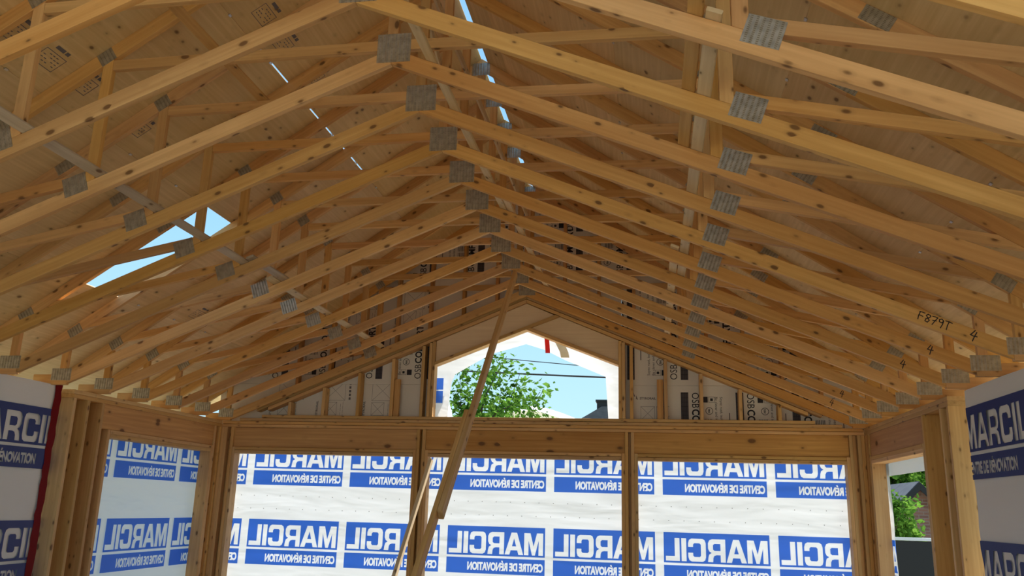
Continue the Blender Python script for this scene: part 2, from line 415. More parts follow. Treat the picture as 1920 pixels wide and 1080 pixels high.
def hand(word, w=0.058):
    v, f = [], []; adv = 0.0
    for ch in word:
        for st in GLYPH[ch]:
            for a, c in zip(st, st[1:]):
                A, B = Vector((a[0]+adv, a[1])), Vector((c[0]+adv, c[1])); d = (B-A).normalized(); n = Vector((-d.y, d.x))*w
                i = len(v); v += [(*(A-n-d*w), 0), (*(B-n+d*w), 0), (*(B+n+d*w), 0), (*(A+n-d*w), 0)]; f.append((i, i+1, i+2, i+3))
        adv += 0.78
    return mesh('handwriting', v, f)
mk = {}
def mark(k, s, x, dz, size, rot=0.0):
    if s not in mk:
        mk[s] = hand(s)
    o = link('handwritten_mark', mk[s], MAT['ink'], TR[k])
    a = -math.atan(SB)+rot
    X = Vector((math.cos(a), 0, math.sin(a))); Zv = Vector((-math.sin(a), 0, math.cos(a)))
    R = Matrix((X, Zv, Vector((0, -1, 0)))).transposed()
    o.matrix_local = Matrix.Translation((x, -0.0012, zb(x)+dz-TOP)) @ R.to_4x4() @ Matrix.Diagonal((size, size, size, 1))
mark(4, 'F879T', 3.075, 0.030, 0.050); mark(4, '4', 3.36, 0.025, 0.058)
for k, x in ((5, 3.30), (6, 3.29), (9, 3.235), (10, 3.26)): mark(k, '4', x, 0.025, 0.055, 0.15)

# ------------------------------------------------------------------ lateral bracing straps lying on the lower chords
def strap(x0, x1, ka, kb, mat, label, ya=0.0, yb=0.0, lift=0.0):
    xc = (x0+x1)/2; s = 1 if xc > 0 else -1
    z = zt(xc)+0.013+lift
    p0, p1 = Vector((xc, ty(ka)-0.05+ya, z)), Vector((xc, ty(kb)+0.09+yb, z))
    o = bar('bracing_strap', p0, p1, x1-x0, 0.019, mat, None, side=Vector((1, 0, -SB*s)))
    tag(o, label, 'board', 'bracing straps across the trusses'); return o
strap(-1.768, -1.703, -1, 5, MAT['grey_strap'], 'weathered grey strap nailed across the lower chords beside the roof opening')
strap(-1.698, -1.634, 5, 6, MAT['grey_strap'], 'short grey strap lapped beside another just past the roof opening')
strap(-1.768, -1.703, 6, 11, MAT['strap'], 'pale strap nailed across lower chords from roof opening to gable wall', yb=-0.12, ya=-0.1)
strap(1.603, 1.666, -1, 2, MAT['stud'], 'pinkish strap nearest the ridge of the lapped pair under the plywood slope')
strap(1.671, 1.735, 0, 6, MAT['strap'], 'long pale strap lapped against the pinkish strap')
strap(1.604, 1.668, 5, 11, MAT['strap'], 'pale strap running to the gable wall opposite the roof opening', yb=-0.12)
strap(0.205, 0.272, 1, 6, MAT['strap'], 'pale strap on the lower chords beside the king posts')
strap(0.275, 0.340, 6, 11, MAT['strap'], 'pale strap beside the king posts reaching the gable wall', ya=-0.3, yb=-0.12)
o = bar('bracing_strap', (-1.10, ty(-1)-0.05, 4.129), (-1.09, ty(3)+0.06, 4.129), 0.075, 0.019, MAT['spruce'], None, side=Vector((1, 0, 0)))
tag(o, 'brown strap lying on the horizontal webs high over the wall with the red taped wrap', 'board', 'bracing straps across the trusses')
o = bar('bracing_strap', (0.043, ty(0), 4.86), (0.043, 9.60, 4.86), 0.064, 0.019, MAT['strap'], None, side=Vector((0, 0, 1)))
tag(o, 'strap on edge nailed along the sides of the king posts', 'board', 'bracing straps across the trusses')
o = bar('bracing_strap', (-0.045, ty(2)+0.02, 5.12), (-0.045, ty(6), 4.18), 0.064, 0.019, MAT['strap'], None, side=Vector((0, 0, 1)))
tag(o, 'sloping brace nailed diagonally across the king posts', 'board', 'bracing straps across the trusses')

# ------------------------------------------------------------------ back wall framing
def wall(name): return tag(empty(name), kind='structure')
wb = wall('wall_back')
ST = MAT['stud']
def W_(nm, x0, x1, z0, z1, mat=None, y0=BY0, y1=BY1, grain=None): return abox(nm, x0, x1, y0, y1, z0, z1, mat or ST, wb, grain)
W_('top_plate', -HW, HW, 2.3885, 2.4225); W_('top_plate', -HW, HW, 2.4265, TOP-0.0015, y0=BY0+0.004)
W_('gable_plate', -3.50, 3.50, TOP+0.0015, 2.4985, y0=BY0); W_('gable_plate', -3.22, 3.22, 2.5025, 2.5385, y0=BY0+0.005)
WIN = [(-3.52, -1.30), (-1.12, 1.115), (1.29, 3.52)]
OT, OB = 2.076, 0.40
for i, (a, c) in enumerate(WIN):
    W_('header', a-0.037, c+0.037, 2.153, 2.387, MAT['header'], y0=BY0+0.026)
    W_('lintel', a, c, 2.1165, 2.1515, y0=BY0+0.003); W_('lintel', a, c, OT, 2.1130)
    W_('sill', a, c, OB-0.038, OB)
    n = 4
    for j in range(n+1):
        x = a+(c-a-0.038)*j/n; W_('cripple_stud', x, x+0.038, 0.0395, OB-0.0385)
W_('sole_plate', -HW, HW, 0.001, 0.039)
def stud(x0, z1): W_('stud', x0, x0+0.037, 0.0395, z1)
for s in (-1, 1):
    for a, z1 in ((1.1165, 2.152), (1.1545, 2.387), (1.2235, 2.387), (1.2615, 2.152), (3.5215, 2.152), (3.5590, 2.387), (3.645, 2.387), (3.683, 2.387)):
        x = a if s > 0 else -a-0.037
        stud(x, z1)
for s in (-1, 1):
    for a, c in ((1.192, 1.2225), (3.5965, 3.6445)):
        x0, x1 = (a, c) if s > 0 else (-c, -a)
        W_('filler_strip', x0, x1, 0.0395, 2.387, y0=BY0+0.075)
# gable framing above the plates
def chordbar(nm, x0, x1, off, dep, mat=ST, y0=BY0, y1=BY1, zf=zb):
    pts = [(x0, zf(x0)-off), (x1, zf(x1)-off), (x1, zf(x1)-off-dep), (x0, zf(x0)-off-dep)]
    a = -math.atan(SB)*(1 if x0+x1 > 0 else -1)
    return prism(nm, pts, y0, y1, a, mat, wb)
for s in (-1, 1):
    chordbar('raked_plate', s*0.001, s*3.15, 0.030, 0.041)
    chordbar('raked_plate', s*0.001, s*3.30, -0.02, 0.041, y0=BY0+0.02)
zlow = lambda x: zb(x)-0.072
for x in (-2.895, -2.47, -2.035, -1.62, 1.60, 1.995, 2.42, 2.835):
    W_('gable_stud', x, x+0.038, 2.539, zlow(max(abs(x), abs(x+0.038))), y0=BY0+0.004)
W_('gable_block', -1.578, -1.515, 2.539, 2.985, MAT['header'], y0=BY0+0.03, y1=BY0+0.08); W_('gable_block', 1.522, 1.590, 2.539, 2.99, MAT['header'], y0=BY0+0.03, y1=BY0+0.08)
for s in (-1, 1):
    for a in (1.088, 1.127, 1.215):
        x = a if s > 0 else -a-0.037
        W_('gable_stud', x, x+0.037, 2.539, zlow(max(abs(x), abs(x+0.037))), y0=BY0-0.002 if a < 1.2 else BY0+0.004)
# studs of the upper gable, behind the last truss
for x in (-2.85, -2.44, -2.03, -1.62, -1.21, -0.80, -0.39, 0.02, 0.43, 0.84, 1.25, 1.66, 2.07, 2.48, 2.89, 3.3):
    xm = max(abs(x), abs(x+0.038)); xn = min(abs(x), abs(x+0.038))
    W_('upper_stud', x, x+0.038, zb(xn)+0.03, zr(xm)-0.01, MAT['header'], y0=BY0+0.05)
# peaked window header: two raked members under pale plywood
def pk(x): return 3.575-0.390*x          # underside left of the peak is mirrored
prism('peak_header', [(-1.087, 3.1515), (0.0, 3.5755), (0.400, 3.7315), (0.351, 3.7533), (0.0, 3.6165), (-1.087, 3.1925)], BY0-0.004, BY1, math.atan(0.39), ST, wb)
prism('peak_header', [(0.001, 3.5755), (1.087, 3.1515), (1.087, 3.1925), (0.054, 3.5955)], BY0-0.004, BY1, -math.atan(0.39), ST, wb)
prism('gable_panel', [(-1.087, 3.195), (0.0, 3.619), (0.345, 3.752), (0.0, zlow(0)-0.004), (-1.087, zlow(1.087)-0.004)], BY0+0.03, BY0+0.045, 0, MAT['ply_pale'], wb)
prism('gable_panel', [(0.058, 3.599), (1.087, 3.195), (1.087, zlow(1.087)-0.004), (0.406, zlow(0.406)-0.004)], BY0+0.03, BY0+0.045, 0, MAT['ply_pale'], wb)
# insulated sheathing panels (2 ft modules) seen behind the gable framing
INK, GREY = MAT['ink'], MAT['ink_grey']
def quads(rects):
    v, f = [], []
    for (x0, x1, y0, y1) in rects:
        i = len(v); v += [(x0, y0, 0), (x1, y0, 0), (x1, y1, 0), (x0, y1, 0)]; f.append((i, i+1, i+2, i+3))
    return mesh('print', v, f)
def join(parts, name='print'):
    bm = bmesh.new()
    for pt in parts:
        t = pt[0].copy(); t.transform(pt[1])
        n0 = len(bm.faces); bm.from_mesh(t); bpy.data.meshes.remove(t)
        bm.faces.ensure_lookup_table()
        for fc in bm.faces[n0:]: fc.material_index = pt[2] if len(pt) > 2 else 0
    me = bpy.data.meshes.new(name); bm.to_mesh(me); bm.free(); return me
T2 = Matrix.Translation; RZ = lambda d: Matrix.Rotation(math.radians(d), 4, 'Z')
m_osb = text_mesh('t', 'OSB', 0.115, 0.0, 0.85); m_com = text_mesh('t', 'COMFORT', 0.115, 0.0035, 0.85)
wid = lambda me: max(v.co.x for v in me.vertices)
m_soy = text_mesh('t', 'Soyez rusé, isolez bien', 0.042); m_be = text_mesh('t', 'Be clever and insulate', 0.042)
m_sty = text_mesh('t', 'STYRORAIL', 0.036, 0.001, 1.0)
def ring(r, w_, n=20):
    v = []; f = []
    for i in range(n):
        a = 2*math.pi*i/n; v += [(r*math.cos(a), r*math.sin(a), 0), ((r-w_)*math.cos(a), (r-w_)*math.sin(a), 0)]
    for i in range(n): j = (i+1) % n; f.append((2*i, 2*j, 2*j+1, 2*i+1))
    return mesh('r', v, f)
m_tec = text_mesh('t', 'tec', 0.04, 0.001, 1.0, 'CENTER')
leaf = mesh('l', [(0, 0, 0), (.02, -.05, 0), (.005, -.045, 0), (.03, -.03, 0), (.05, -.085, 0), (.028, -.075, 0)], [(0, 2, 1), (3, 5, 4)])
# module drawn in reading direction (x along text), 0.61 x 0.61; later turned upright
def module_a():
    P = [(m_osb, T2((0, 0.0, 0))), (m_com, T2((wid(m_osb)+0.012, 0.0, 0)))]
    P += [(quads([(0.0, 0.52, -0.125, -0.04)]), Matrix(), 1), (quads([(0.01+0.05*i, 0.015+0.05*i, -0.12, -0.045) for i in range(11)]+[(0.0, 0.52, -0.104, -0.100), (0.0, 0.52, -0.084, -0.080), (0.0, 0.52, -0.064, -0.060)]), T2((0, 0, 0.0006)))]
    P += [(m_soy, T2((0.05, 0.31, 0))), (m_be, T2((0.05, 0.255, 0)))]
    P += [(quads([(0.23, 0.40, 0.408, 0.416), (0.42, 0.50, 0.408, 0.416)]), Matrix())]
    P += [(quads([(0.05, 0.115, 0.115, 0.175), (0.05, 0.053, 0.185, 0.25), (0.112, 0.115, 0.185, 0.25), (0.05, 0.115, 0.185, 0.188), (0.05, 0.115, 0.247, 0.25), (0.068, 0.097, 0.203, 0.232)]), Matrix())]
    P += [(ring(0.042, 0.006), T2((0.21, 0.19, 0))), (m_tec, T2((0.21, 0.178, 0)))]
    P += [(quads([(0.30, 0.37, 0.12+0.018*i, 0.127+0.018*i) for i in range(6)]+[(0.385, 0.45, 0.12+0.018*i, 0.127+0.018*i) for i in range(6)]), Matrix())]
    return join(P)
def module_b():
    P = [(m_sty, T2((0.07, 0.44, 0))), (leaf, T2((0.0, 0.52, 0)))]
    rc = []
    for (x0, x1, y0, y1) in ((0.08, 0.24, 0.20, 0.36), (0.26, 0.50, 0.10, 0.36)):
        t = 0.003; rc += [(x0, x1, y0, y0+t), (x0, x1, y1-t, y1), (x0, x0+t, y0, y1), (x1-t, x1, y0, y1)]
    rc += [(0.27+0.045*i, 0.30+0.045*i, 0.03, 0.055) for i in range(5)]+[(0.06+0.05*i, 0.10+0.05*i, 0.12, 0.123) for i in range(4)]+[(0.08+0.05*i, 0.12+0.05*i, 0.15, 0.153) for i in range(3)]
    P += [(quads(rc), Matrix())]
    for (x0, x1, y0, y1) in ((0.08, 0.24, 0.20, 0.36), (0.26, 0.50, 0.10, 0.36)):
        for a, c in (((x0, y0), (x1, y1)), ((x0, y1), (x1, y0))):
            d = Vector((c[0]-a[0], c[1]-a[1])); n = Vector((-d.y, d.x)).normalized()*0.0015
            P.append((mesh('d', [(a[0]-n.x, a[1]-n.y, 0), (c[0]-n.x, c[1]-n.y, 0), (c[0]+n.x, c[1]+n.y, 0), (a[0]+n.x, a[1]+n.y, 0)], [(0, 1, 2, 3)]), Matrix()))
    return join(P)
mod_a, mod_b = module_a(), module_b()
mod_a.materials.append(INK); mod_a.materials.append(MAT['ink_block']); mod_b.materials.append(GREY)
YS = 9.797
UPR = Matrix(((0, -1, 0), (0, 0, -1), (1, 0, 0)))      # text x -> up, text y -> -X, normal -> -Y (read upwards)
DNR = Matrix(((0, 1, 0), (0, 0, -1), (-1, 0, 0)))      # read downwards
FLT = Matrix(((1, 0, 0), (0, 0, -1), (0, 1, 0)))       # upright
def sheathing(x0, x1, z0, z1, prints, keep):
    """a panel cut to the gable slope and round the window"""
    bm = bmesh.new()
    P = [(x0, z0), (x1, z0), (x1, min(z1, zr(x1)-0.004))]
    if x0 < 0 < x1 and z1 > zr(0): P.append((0, zr(0)-0.004))
    for s in (-1, 1):                                   # where the slope meets the panel top
        xs = s*(5.401-z1)/SL
        if x0 < xs < x1: P.append((xs, z1))
    P.append((x0, min(z1, zr(x0)-0.004)))
    top = sorted([p for p in P[2:]], key=lambda p: -p[0])
    top = [p for p in top if p[1] > z0+0.001] or [(0.5*(x0+x1), z0+0.001)]
    poly = [P[0], P[1]]+top
    for s in (-1, 1):                                   # lower corner outside the slope
        xs = s*(5.401-z0)/SL
        poly = [((xs, z0) if (s*p[0] > s*xs and abs(p[1]-z0) < 1e-6) else p) for p in poly]
    o = prism('sheathing_panel', poly, YS+0.0005, YS+0.024, 0, MAT['foam'], wb)
    c = o.location
    for (me, R, x, z) in prints:
        nv = R @ Vector((0, 0, 0))
        p = link('printing', me, None, o, Vector((x, YS-0.0012, z))-c, R)
    return o
WX = 1.105
def cut_print(me, R, x, z, x0, x1, z0, z1):
    """trim a printed module to its panel and the roof slope"""
    M4 = Matrix.Translation((x, 0, z)) @ R.to_4x4(); inv = M4.inverted(); r3 = R.transposed()
    bm = bmesh.new(); bm.from_mesh(me)
    nr = Vector((SL, 0, 1)).normalized(); nl = Vector((-SL, 0, 1)).normalized()
    for co, no in (((x0, 0, 0), (-1, 0, 0)), ((x1, 0, 0), (1, 0, 0)), ((0, 0, z0), (0, 0, -1)), ((0, 0, z1), (0, 0, 1)), ((0, 0, 5.395), nr), ((0, 0, 5.395), nl)):
        bmesh.ops.bisect_plane(bm, geom=bm.verts[:]+bm.edges[:]+bm.faces[:], plane_co=inv @ Vector(co), plane_no=r3 @ Vector(no), clear_outer=True)
    if not bm.faces: bm.free(); return None
    m2 = bpy.data.meshes.new('print'); bm.to_mesh(m2); bm.free()
    for m in me.materials: m2.materials.append(m)
    return m2
def prints_for(x0, x1, z0, z1):
    cand = []
    if z0 > 2.9:
        for zz in (z0+0.065, z0+0.675):
            for n in range(-9, 5):
                x = 1.755+0.61*n
                if x < -0.9 and 3.5 < zz < 4.1: cand.append((mod_b, UPR, x+0.1, zz))
                else: cand.append((mod_a, UPR, x, zz))
    elif x0 > 0:
        cand = [(mod_a, DNR, 1.915+0.61*n, z1-0.075) for n in range(0, 3)]+[(mod_b, FLT, 1.255, z1-0.60)]
    else: cand = [(mod_b, UPR, x+0.22, z1-0.46) for x in (-2.95, -2.35, -1.75)]
    out = []
    for (me, R, x, z) in cand:
        lim = x1 if not (me is mod_b and R is FLT) else min(x1, 1.66)
        m2 = cut_print(me, R, x, z, x0+0.002, lim-0.002, z0+0.002, z1-0.002)
        if m2: out.append((m2, R, x, z))
    return out
S0, S1, S2, S3 = 2.384, 2.9385, 4.158, 5.40
# row at plate level, left and right of the window; next row is split round the window; top row
for (x0, x1, z0, z1) in ((-3.86, -WX-0.02, S0, S1-0.002), (WX+0.02, 3.86, S0, S1-0.002), (-3.66, -WX-0.02, S1, S2-0.002), (WX+0.02, 3.66, S1, S2-0.002), (-1.86, 0.0, S2, S3), (0.002, 1.86, S2, S3)):
    pr = prints_for(x0, x1, z0, z1)
    sheathing(x0, x1, z0, z1, pr, None)
pc = [(-WX-0.018, 3.17), (0, 3.60), (WX+0.018, 3.17), (WX+0.018, S2-0.002), (-WX-0.018, S2-0.002)]
o = prism('sheathing_panel', pc, YS+0.0005, YS+0.024, 0, MAT['foam'], wb)

# ------------------------------------------------------------------ side walls (2x6 framing beside the windows)
def side_wall(name, s, studs, jack0, open0, open1):
    wl = wall(name)
    X0, X1 = s*HW, s*(HW+0.14)
    def B(nm, y0, y1, z0, z1, mat=ST, dx=0.0): return abox(nm, X0+s*dx, X1, y0, y1, z0, z1, mat, wl)
    y_end = studs[0]
    for z0, z1 in ((2.3875, 2.4245), (2.4255, TOP-0.0005)): B('top_plate', y_end-0.01, BY0-0.002, z0, z1)
    B('sole_plate', y_end, BY0-0.002, 0.001, 0.039)
    B('filler_strip', open1+0.0775, BY0-0.0425, 0.0395, 2.387, ST, 0.08)
    abox('sheathing_panel', X1+s*0.0005, X1+s*0.008, y_end, open0-0.002, 0.001, TOP, MAT['ply'], wl, 2)
    for y in studs: B('stud', y, y+0.038, 0.0395, 2.387)
    B('stud', jack0, jack0+0.038, 0.0395, 2.152)
    B('header', studs[-1]+0.0385, open1+0.037, 2.153, 2.387, MAT['header'], 0.012)
    B('lintel', jack0+0.0385 if open0 > jack0+0.04 else open0, open1, 2.1145, 2.1525); B('lintel', open0, open1, OT, 2.1138)
    B('stud', open1+0.0005, open1+0.0375, 0.0395, 2.152); B('stud', open1+0.0385, open1+0.0765, 0.0395, 2.387)
    B('stud', BY0-0.042, BY0-0.004, 0.0395, 2.387)
    abox('corner_stud', s*(HW+0.0015), X1, BY0-0.0035, BY1, 0.0395, 2.387, ST, wl)
    B('sill', open0, open1, OB-0.038, OB)
    for j in range(4):
        y = open0+(open1-open0-0.038)*j/3; B('cripple_stud', y, y+0.038, 0.0395, OB-0.0385)
    return wl
wl_ = side_wall('wall_left', -1, [6.905, 7.100, 7.320], 7.462, 7.502, 9.450)
wr_ = side_wall('wall_right', 1, [6.990, 7.160, 7.625], 7.665, 7.705, 9.440)
# nearer part of both side walls: solid, papered with wrap on the room side
for nm, s, y1 in (('wall_left_near', -1, 6.735), ('wall_right_near', 1, 6.66)):
    tag(abox(nm, s*(HW+0.048), s*(HW+0.188), 1.0, y1, 0.001, TOP-0.001, MAT['ply'], None, 1), kind='structure')

# ------------------------------------------------------------------ printed house wrap
def curve_from_text(s, size, bold, xs):
    c = bpy.data.curves.new('t', 'FONT'); c.body = s; c.size = size; c.offset = bold
    o = bpy.data.objects.new('t', c); COL.objects.link(o)
    for q in bpy.context.selected_objects: q.select_set(False)
    bpy.context.view_layer.objects.active = o; o.select_set(True)
    bpy.ops.object.convert(target='CURVE')
    o = bpy.context.view_layer.objects.active
    sp = []
    for q in o.data.splines:
        if q.type == 'BEZIER':
            pts = q.bezier_points; n = len(pts); L_ = []
            for i in range(n):
                a, b2 = pts[i], pts[(i+1) % n]
                straight = (a.handle_right-a.co).cross(b2.co-a.co).length < 1e-6 and (b2.handle_left-b2.co).cross(b2.co-a.co).length < 1e-6
                m = 1 if straight else 4
                for j in range(m):
                    t = j/m; u = 1-t
                    p = a.co*u**3+a.handle_right*3*u*u*t+b2.handle_left*3*u*t*t+b2.co*t**3
                    L_.append((p.x*xs, p.y))
        else: L_ = [(p.co.x*xs, p.co.y) for p in q.points]
        sp.append(L_)
    bpy.data.objects.remove(o)
    return sp
def fit(sp, x0, x1, y0, y1):
    ax = [p[0] for s in sp for p in s]; ay = [p[1] for s in sp for p in s]
    mx, Mx, my, My = min(ax), max(ax), min(ay), max(ay)
    return [[(x0+(p[0]-mx)/(Mx-mx)*(x1-x0), y0+(p[1]-my)/(My-my)*(y1-y0)) for p in s] for s in sp]
PW, PH = 1.130, 0.515
def fill_curve(loops):
    c = bpy.data.curves.new('print', 'CURVE'); c.dimensions = '2D'; c.fill_mode = 'BOTH'
    for l in loops:
        s = c.splines.new('POLY'); s.points.add(len(l)-1)
        for i, p in enumerate(l): s.points[i].co = (p[0], p[1], 0, 1)
        s.use_cyclic_u = True
    o = bpy.data.objects.new('print', c); COL.objects.link(o)
    dg = bpy.context.evaluated_depsgraph_get(); dg.update()
    me = bpy.data.meshes.new_from_object(o.evaluated_get(dg))
    bpy.data.objects.remove(o); bpy.data.curves.remove(c)
    return me
rectl = lambda x0, x1, y0, y1: [(x0, y0), (x1, y0), (x1, y1), (x0, y1)]
def embolden(loops, d):
    area = lambda l: sum(l[i-1][0]*l[i][1]-l[i][0]*l[i-1][1] for i in range(len(l)))/2
    sg = 1 if area(max(loops, key=lambda l: abs(area(l)))) > 0 else -1
    out = []
    for l in loops:
        l = [p for i, p in enumerate(l) if (p[0]-l[i-1][0])**2+(p[1]-l[i-1][1])**2 > 1e-9]
        n = len(l); q = []
        for i in range(n):
            a, b_, c = Vector(l[i-1]), Vector(l[i]), Vector(l[(i+1) % n])
            e1, e2 = (b_-a).normalized(), (c-b_).normalized()
            n1, n2 = Vector((e1.y, -e1.x))*sg, Vector((e2.y, -e2.x))*sg
            m = (n1+n2); m = m.normalized() if m.length > 1e-6 else n1
            k = min(1.8, 1/max(0.3, m.dot(n1)))
            q.append((b_.x+m.x*d*k, b_.y+m.y*d*k))
        out.append(q)
    return out
# wide square capitals drawn as outlines: (loops, advance)
WIDE = {
 'M': ([[(0, 0), (0, 1), (.32, 1), (.49, .40), (.66, 1), (.98, 1), (.98, 0), (.75, 0), (.75, .66), (.565, 0), (.415, 0), (.23, .66), (.23, 0)]], .98),
 'A': ([[(0, 0), (.34, 1), (.63, 1), (.97, 0), (.72, 0), (.655, .20), (.315, .20), (.25, 0)], [(.375, .38), (.595, .38), (.485, .74)]], .97),
 'R': ([[(0, 0), (0, 1), (.64, 1), (.77, .95), (.84, .82), (.84, .58), (.78, .46), (.67, .40), (.79, .33), (.83, .20), (.86, 0), (.61, 0), (.595, .18), (.54, .28), (.43, .31), (.24, .31), (.24, 0)], [(.24, .49), (.53, .49), (.60, .55), (.60, .74), (.53, .80), (.24, .80)]], .86),
 'C': ([[(.16, 0), (.05, .06), (0, .20), (0, .80), (.05, .94), (.16, 1), (.70, 1), (.81, .94), (.86, .80), (.86, .63), (.62, .63), (.62, .74), (.56, .80), (.30, .80), (.24, .74), (.24, .26), (.30, .20), (.56, .20), (.62, .26), (.62, .38), (.86, .38), (.86, .20), (.81, .06), (.70, 0)]], .86),
 'I': ([[(0, 0), (0, 1), (.24, 1), (.24, 0)]], .24),
 'L': ([[(0, 0), (0, 1), (.24, 1), (.24, .21), (.68, .21), (.68, 0)]], .68)}
tx1, adv = [], 0.0
for ch_ in 'MARCIL':
    lp, wd_ = WIDE[ch_]
    tx1 += [[(x+adv, y) for x, y in l] for l in lp]; adv += wd_+(0.04 if ch_ in 'MA' else 0.09)
tx1 = fit(tx1, 0.022, PW-0.022, 0.215, 0.455)
tx2 = fit(embolden(curve_from_text('CENTRE DE RÉNOVATION', 1.0, 0.0, 0.8), 0.048), 0.020, 0.885, 0.034, 0.146)
big = fill_curve([rectl(0, PW, 0.195, PH)]+tx1)
small = fill_curve([rectl(0, PW, 0, 0.170)]+tx2)
def joinm(a, c):
    me = join([(a, Matrix()), (c, Matrix())]); return me
panel_me = joinm(big, small)
edge_me = quads([(-0.004, PW+0.004, -0.004, 0), (-0.004, PW+0.004, PH, PH+0.004), (-0.004, 0, 0, PH), (PW, PW+0.004, 0, PH)])
def clip_mesh(me, x0, x1, y0=-9, y1=9):
    bm = bmesh.new(); bm.from_mesh(me)
    for co, no in (((x0, 0, 0), (-1, 0, 0)), ((x1, 0, 0), (1, 0, 0)), ((0, y0, 0), (0, -1, 0)), ((0, y1, 0), (0, 1, 0))):
        bmesh.ops.bisect_plane(bm, geom=bm.verts[:]+bm.edges[:]+bm.faces[:], plane_co=co, plane_no=no, clear_outer=True)
    if not bm.faces: bm.free(); return None
    m2 = bpy.data.meshes.new('print'); bm.to_mesh(m2); bm.free(); return m2
def wrap_sheet(name, label, length, height, org, ux, mat, nrm_out, thick=0.0, amp=0.007, sag=None, seed=0):
    """sheet spanned by ux (length) and z (height) from org; local frame x=ux,y=z"""
    nx, nz = max(2, int(length/0.12)), max(2, int(height/0.12))
    rr = random.Random(seed); ph = [rr.uniform(0, 6) for _ in range(6)]
    v, f = [], []
    for j in range(nz+1):
        for i in range(nx+1):
            x, y = length*i/nx, height*j/nz
            d = amp*(math.sin(3.1*x+5.2*y+ph[0])+0.6*math.sin(7.3*x-9.1*y+ph[1])+0.4*math.sin(13*x+6*y+ph[2]))
            v.append((x, y, -abs(d)))
    for j in range(nz):
        for i in range(nx):
            a = j*(nx+1)+i; f.append((a, a+1, a+nx+2, a+nx+1))
    me = mesh(name, v, f)
    for p in me.polygons: p.use_smooth = True
    z = Vector((0, 0, 1)); n = ux.cross(z)
    o = link(name, me, mat, None, org, Matrix((ux, z, n)).transposed())
    tag(o, label, 'house wrap')
    return o
def add_prints(o, length, height, starts, rows, mat, mirror, zoff, lo=0.0, hi=None):
    """starts: left edge of each print along the sheet, rows: lower edge"""
    hi = length if hi is None else hi
    for r in rows:
        for x in starts:
            me = panel_me
            a, c = max(lo, x)-x, min(hi, x+PW)-x
            b0, b1 = max(0, r)-r, min(height, r+PH)-r
            if c <= 0.01 or b1 <= 0.01: continue
            if mirror: a, c = PW-c, PW-a
            if a > 0.001 or c < PW-0.001 or b1 < PH-0.001 or b0 > 0.001:
                me = clip_mesh(panel_me, a, c, b0, b1)
                if me is None: continue
            if mat.name not in [m.name for m in me.materials if m]:
                if me is panel_me: me = _pm.setdefault(mat.name, panel_me.copy())
                if not me.materials: me.materials.append(mat)
            p = link('printed_panel', me, None, o)
            S = Matrix.Diagonal((-1 if mirror else 1, 1, 1, 1))
            p.matrix_local = Matrix.Translation((x+(PW if mirror else 0), r, zoff)) @ S
_pm = {}
# back: one sheet outside the three openings, print faces outdoors so it reads mirrored here
LB = 2*HW+0.4
ob = wrap_sheet('house_wrap', 'white printed house wrap stretched over the three wide window openings, lit from behind', LB, 2.40, Vector((-LB/2, YS+0.027, 0.0)), Vector((1, 0, 0)), MAT['wrap'], 1, seed=1)
add_prints(ob, LB, 2.40, [(-3.325+1.2235*n)+LB/2 for n in range(-1, 7)], [0.80, 1.715, -0.115], MAT['blue'], True, 0.005)
dots = quads([(0.1+0.165*i+0.03*(j % 2), 0.108+0.165*i+0.03*(j % 2), z_, z_+0.008) for i in range(46) for j, z_ in enumerate((1.435, 1.585))])
tag(link('perforations', dots, MAT['ink_grey'], ob, (0, 0, 0.004)), kind='stuff')
# left window: wrap outside the opening
ol = wrap_sheet('house_wrap', 'printed house wrap over the side window opening next to the red taped edge', 3.1, 2.42, Vector((-HW-0.162, 6.70, 0.0)), Vector((0, 1, 0)), MAT['wrap'], 1, seed=2)
add_prints(ol, 3.1, 2.42, [(7.875-6.70)+1.2235*n for n in (-1, 0, 1)], [0.80, 1.715, -0.115], MAT['blue'], True, 0.005)

SKIP_EXTRA = False
# room side: wrap on the solid parts of the side walls, print facing the room
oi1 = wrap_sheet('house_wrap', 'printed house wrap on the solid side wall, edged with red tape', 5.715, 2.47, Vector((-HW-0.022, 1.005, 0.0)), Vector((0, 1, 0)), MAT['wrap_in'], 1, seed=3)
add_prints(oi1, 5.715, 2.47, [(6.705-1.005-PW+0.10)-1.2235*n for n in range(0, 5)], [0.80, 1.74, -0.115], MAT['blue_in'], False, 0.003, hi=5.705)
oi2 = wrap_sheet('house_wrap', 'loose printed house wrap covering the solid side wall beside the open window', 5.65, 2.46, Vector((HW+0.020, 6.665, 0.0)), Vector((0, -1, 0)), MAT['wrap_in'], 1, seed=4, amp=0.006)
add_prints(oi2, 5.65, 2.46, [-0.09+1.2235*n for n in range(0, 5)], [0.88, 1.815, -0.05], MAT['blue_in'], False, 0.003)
# red tape along the edge of the left wrap
vs, fs = [], []
rr = random.Random(5)
for i in range(41):
    z = 2.475*i/40
    a = 6.672+rr.uniform(-0.006, 0.006)-0.012; c = 6.738+rr.uniform(-0.008, 0.008)
    d = rr.uniform(0, 0.006)
    vs += [(-HW-0.018+d, a, z), (-HW-0.012+d, c, z)]
    if i: j = 2*i; fs.append((j-2, j-1, j+1, j))
me = mesh('tape', vs, fs); o = link('sheathing_tape', me, MAT['tape']); sol = o.modifiers.new('s', 'SOLIDIFY'); sol.thickness = 0.0015
tag(o, 'dark red sheathing tape down the edge of the printed wrap', 'tape')

